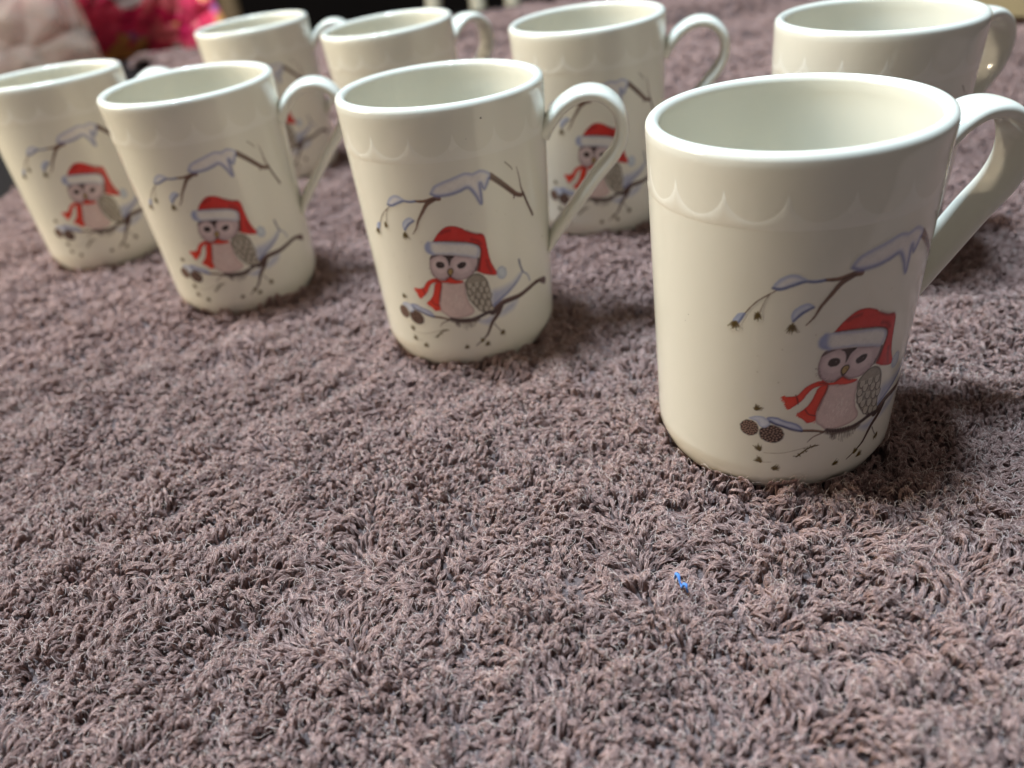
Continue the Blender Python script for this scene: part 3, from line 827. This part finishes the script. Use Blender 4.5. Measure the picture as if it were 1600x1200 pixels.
for (x, y, tx, ty, hd, pr, sca, label, extra) in MUGS:
    e = bpy.data.objects.new('mug', None)
    e.empty_display_size = 0.02
    C.objects.link(e)
    e.location = (x * MM, y * MM, 0)
    e.rotation_euler = (math.radians(tx), math.radians(ty), 0)
    tag(e, label, 'mug', 'owl mugs standing on the towel')
    child('body', ME_BODY, e)
    child('handle', ME_HANDLE, e, math.radians(hd))
    child('scallop_relief', ME_SCAL, e, math.radians(sca))
    p = math.radians(pr)
    ow = child('owl_print', ME_OWL, e, p)
    dz = random.uniform(-.5, .5) * MM if y != 209.9 else 0.0
    ow.location.z = dz
    child('hat_print', ME_HAT, ow); child('scarf_print', ME_SCARF, ow); child('wing_print', ME_WING, ow)
    child('snowy_branch_print', ME_UP, e, p).location.z = dz
    lo = child('perch_branch_print', ME_LOW, e, p); child('pine_cone_print', ME_CONE, lo); lo.location.z = dz
    for k in range(3):
        speck(e, random.uniform(200, 330), random.uniform(12, 100), random.uniform(.10, .17))
    if extra == 'B':
        speck(e, 290.5, 101.5, .35)
        speck(e, 331, 48, .3)

# ------------------------------------------------------------------ things behind the mugs
def tube(path, radius, seg=10):
    p = np.array(path, float); n = len(p)
    T = np.gradient(p, axis=0); T /= np.linalg.norm(T, axis=1)[:, None]
    verts, faces = [], []
    up = np.array([0.0, 0.3, 1.0]); up /= np.linalg.norm(up)
    for i in range(n):
        a = np.cross(T[i], up)
        if np.linalg.norm(a) < 1e-3: a = np.array([1.0, 0, 0])
        a /= np.linalg.norm(a); b_ = np.cross(a, T[i])
        r = radius[i] if hasattr(radius, '__len__') else radius
        for k in range(seg):
            g = 2 * math.pi * k / seg
            verts.append((p[i] + r * (math.cos(g) * a + math.sin(g) * b_)) * MM)
    for i in range(n - 1):
        for k in range(seg):
            k2 = (k + 1) % seg
            faces.append((i * seg + k, i * seg + k2, (i + 1) * seg + k2, (i + 1) * seg + k))
    faces.append(tuple(range(seg - 1, -1, -1))); faces.append(tuple(range((n - 1) * seg, n * seg)))
    return verts, faces

def wood(name, c0, c1, rough=0.5):
    m, nt, b = mat(name)
    tc = nt.nodes.new('ShaderNodeTexCoord'); mp = nt.nodes.new('ShaderNodeMapping')
    mp.inputs['Scale'].default_value = (30, 30, 4)
    nz = nt.nodes.new('ShaderNodeTexNoise'); nz.inputs['Scale'].default_value = 3
    rp = nt.nodes.new('ShaderNodeValToRGB'); rp.color_ramp.elements[0].color = (*c0, 1); rp.color_ramp.elements[1].color = (*c1, 1)
    nt.links.new(tc.outputs['Object'], mp.inputs['Vector']); nt.links.new(mp.outputs['Vector'], nz.inputs['Vector'])
    nt.links.new(nz.outputs['Fac'], rp.inputs['Fac']); nt.links.new(rp.outputs['Color'], b.inputs['Base Color'])
    b.inputs['Roughness'].default_value = rough
    return m
m_cream = wood('cream_paint', (0.50, 0.43, 0.30), (0.62, 0.55, 0.42))
m_oak = wood('brown_wood', (0.13, 0.075, 0.035), (0.24, 0.15, 0.075))
m_seat, nt, b = mat('grey_green_cushion'); b.inputs['Base Color'].default_value = (0.12, 0.12, 0.10, 1); b.inputs['Roughness'].default_value = 0.9

def chair(label, x, y, z_floor, posts, lean, m, seat_m, r=15, rails=True):
    """posts: x offsets of the upright spindles of the chair back facing the table"""
    ch = bpy.data.objects.new('chair', None); C.objects.link(ch)
    ch.location = (x * MM, y * MM, z_floor * MM)
    tag(ch, label, 'chair', 'chairs behind the table')
    H = 1000
    for px, ln in zip(posts, lean):
        v, f = tube([(px, 0, 440 + 30), (px + ln * .35, 10, 650), (px + ln * .7, 25, 850), (px + ln, 40, H)], [r, r * 1.05, r, r * .9])
        mesh_obj('spindle', v, f, m, ch)
    x0, x1 = min(posts) - 40, max(p + l for p, l in zip(posts, lean)) + 40
    v, f = tube([(x0, 42, H + 8), ((x0 + x1) / 2, 52, H + 14), (x1, 42, H + 8)], 24); mesh_obj('top_rail', v, f, m, ch)
    o = mesh_obj('seat', box_verts(x0 - 20, x1 + 20, -10, 400, 430, 472), BOXF, seat_m, ch, False)
    md = o.modifiers.new('bevel', 'BEVEL'); md.width = 0.012; md.segments = 3
    for lx_ in (x0, x1):
        for ly_ in (15, 370):
            v, f = tube([(lx_, ly_, 0), (lx_, ly_, 215), (lx_, ly_, 431)], [r * .8, r, r * 1.1]); mesh_obj('leg', v, f, m, ch)
    return ch
chair('cream painted chair whose back spindles show behind the middle mugs', -40, 1640, -726.5, (-40, 72, 142), (60, 4, 0), m_cream, m_seat, r=15)
chair('brown wooden chair in the dark behind the leftmost back mug', -640, 2050, -726.5, (-40, 25, 95), (0, 0, 0), m_oak, m_oak, r=24)

# tan cardboard box at the right back
m_card, nt, b = mat('tan_cardboard')
nz = nt.nodes.new('ShaderNodeTexNoise'); nz.inputs['Scale'].default_value = 18; nz.inputs['Detail'].default_value = 6
rp = nt.nodes.new('ShaderNodeValToRGB'); rp.color_ramp.elements[0].color = (0.30, 0.225, 0.115, 1); rp.color_ramp.elements[1].color = (0.36, 0.28, 0.15, 1)
nt.links.new(nz.outputs['Fac'], rp.inputs['Fac']); nt.links.new(rp.outputs['Color'], b.inputs['Base Color']); b.inputs['Roughness'].default_value = 0.8
bxr = bpy.data.objects.new('cardboard_box', None); C.objects.link(bxr)
bxr.location = (0.495, 0.835, 0.006); bxr.rotation_euler = (0, 0, math.atan2(-96, 78))
tag(bxr, 'plain tan cardboard box at the right edge behind the mugs', 'box')
for nm, d in (('front_panel', (-60, 190, 0, 3, 0, 150)), ('side_panel', (-60, -57, 3.1, 160, 0, 150)), ('side_panel', (187, 190, 3.1, 160, 0, 150)),
              ('back_panel', (-60, 190, 160.1, 163, 0, 150)), ('bottom_panel', (-56.9, 186.9, 3.1, 160, 0, 3)), ('top_flap', (-60, 190, 0.2, 80, 150.1, 153)), ('top_flap', (-60, 190, 80.5, 162.8, 150.1, 153))):
    mesh_obj(nm, box_verts(*d), BOXF, m_card, bxr, False)

# crumpled printed bag and the clear film in front of it
def crumple(nx, nz_, wdt, hgt, dep, seed, sag=0.0, sharp=14):
    r = np.random.default_rng(seed)
    u, v = np.meshgrid(np.linspace(-1, 1, nx), np.linspace(0, 1, nz_))
    X = u * wdt / 2; Z = v * hgt
    Yv = np.zeros_like(X)
    for k in range(sharp):
        a = r.uniform(0, 2 * np.pi); o_ = r.uniform(-1, 1)
        d = (u * np.cos(a) + (2 * v - 1) * np.sin(a) - o_)
        Yv += r.uniform(-1, 1) * np.abs(d) * dep / 5
    return u, v, X, Yv - Yv.mean(), Z

def bag(name, label, cat, loc, rz, wdt, hgt, dep, material, seed, closed=True, nx=60, nz_=44, taper=0.25, thick=0.0, rough=.35):
    u, v, X, Yc, Z = crumple(nx, nz_, wdt, hgt, dep, seed)
    belly = np.sqrt(np.clip(1 - u * u, 0, 1)) * (np.sin(np.pi * np.clip(v * .9 + .08, 0, 1)) ** .6) * dep
    Xs = X * (1 - taper * v) ; edge = np.clip((1 - np.abs(u)) * 5, 0, 1)
    front = np.stack([Xs, -belly * .5 - .05 * dep + Yc * rough * edge, np.maximum(Z + .15 * Yc * v, 0)], -1)
    back = np.stack([Xs, belly * .5 - Yc * .2 * edge, np.maximum(Z + .15 * Yc * v, 0)], -1)
    verts, faces = [], []
    for g in ([front, back] if closed else [front]):
        b0 = len(verts); verts += list(g.reshape(-1, 3) * MM)
        for i in range(nz_ - 1):
            for j in range(nx - 1):
                q = (b0 + i * nx + j, b0 + i * nx + j + 1, b0 + (i + 1) * nx + j + 1, b0 + (i + 1) * nx + j)
                faces.append(q if b0 == 0 else q[::-1])
    o = mesh_obj(name, verts, faces, material)
    o.location = [c * MM for c in loc]; o.rotation_euler = (0, 0, rz)
    if thick:
        md = o.modifiers.new('film', 'SOLIDIFY'); md.thickness = thick * MM
    return tag(o, label, cat)

def CREASE(nt, b, scale, strength):
    v_ = nt.nodes.new('ShaderNodeTexVoronoi'); v_.feature = 'DISTANCE_TO_EDGE'; v_.inputs['Scale'].default_value = scale
    t_ = nt.nodes.new('ShaderNodeTexCoord'); nt.links.new(t_.outputs['Object'], v_.inputs['Vector'])
    p_ = nt.nodes.new('ShaderNodeBump'); p_.inputs['Strength'].default_value = strength; p_.inputs['Distance'].default_value = 0.02
    nt.links.new(v_.outputs['Distance'], p_.inputs['Height']); nt.links.new(p_.outputs['Normal'], b.inputs['Normal'])
m_bag, nt, b = mat('printed_red_wrap')
tc = nt.nodes.new('ShaderNodeTexCoord')
vo = nt.nodes.new('ShaderNodeTexVoronoi'); vo.inputs['Scale'].default_value = 25
nz = nt.nodes.new('ShaderNodeTexNoise'); nz.inputs['Scale'].default_value = 14
mx = nt.nodes.new('ShaderNodeMix'); mx.data_type = 'VECTOR'; mx.inputs['Factor'].default_value = 0.03
nt.links.new(tc.outputs['Object'], mx.inputs[4]); nt.links.new(nz.outputs['Color'], mx.inputs[5])
nt.links.new(mx.outputs[1], vo.inputs['Vector'])
sp = nt.nodes.new('ShaderNodeSeparateColor'); nt.links.new(vo.outputs['Color'], sp.inputs['Color'])
rp = nt.nodes.new('ShaderNodeValToRGB'); rp.color_ramp.interpolation = 'CONSTANT'
cols = [(0.0, (0.82, 0.06, 0.14)), (0.36, (0.85, 0.16, 0.20)), (0.50, (0.80, 0.36, 0.12)), (0.64, (0.10, 0.08, 0.20)), (0.69, (0.55, 0.18, 0.42)), (0.82, (0.80, 0.70, 0.70)), (0.90, (0.80, 0.03, 0.13))]
rp.color_ramp.elements[0].position = 0; rp.color_ramp.elements[0].color = (*cols[0][1], 1)
rp.color_ramp.elements[1].position = cols[1][0]; rp.color_ramp.elements[1].color = (*cols[1][1], 1)
for p_, c_ in cols[2:]:
    e = rp.color_ramp.elements.new(p_); e.color = (*c_, 1)
CREASE(nt, b, 22, 0.9)
nt.links.new(sp.outputs['Red'], rp.inputs['Fac']); nt.links.new(rp.outputs['Color'], b.inputs['Base Color'])
b.inputs['Roughness'].default_value = 0.16

m_film, nt, b = mat('clear_film')
CREASE(nt, b, 16, 1.0)
out = nt.nodes['Material Output']
b.inputs['Base Color'].default_value = (0.74, 0.58, 0.48, 1); b.inputs['Roughness'].default_value = 0.18
trn = nt.nodes.new('ShaderNodeBsdfTransparent'); trn.inputs['Color'].default_value = (0.97, 0.92, 0.90, 1)
ms = nt.nodes.new('ShaderNodeMixShader'); ms.inputs['Fac'].default_value = 0.36
nt.links.new(trn.outputs[0], ms.inputs[1]); nt.links.new(b.outputs[0], ms.inputs[2]); nt.links.new(ms.outputs[0], out.inputs['Surface'])

bag('printed_bag', 'crumpled red printed plastic bag behind the leftmost mugs', 'bag', (-610, 1480, -6.4), 0.15, 420, 210, 150, m_bag, 5, rough=1.0)
bag('plastic_film', 'sheet of crumpled clear pinkish plastic film at the left picture edge', 'plastic film', (-740, 1300, -6.4), 0.30, 350, 240, 90, m_film, 12, True, taper=.1, rough=1.3)

# bit of blue thread caught in the pile
m_blue, nt, b = mat('blue_thread'); b.inputs['Base Color'].default_value = (0.09, 0.24, 0.62, 1); b.inputs['Roughness'].default_value = 0.8
v, f = tube([(x_ + 0.9, y_ - 4.0, z_ + 1.95) for x_, y_, z_ in [(36.3, 150.2, -0.5), (36.6, 149.6, 2.2), (36.9, 148.9, 2.6), (37.2, 148.0, 0.4), (37.5, 147.0, -0.6), (37.8, 146.0, 1.8), (38.1, 145.3, 2.4), (38.4, 144.6, 0.0)]],
            [.25, .46, .5, .3, .3, .5, .46, .25], 8)
tag(mesh_obj('blue_thread', v, f, m_blue), 'tiny blue thread caught in the towel in front of the nearest mug', 'thread')
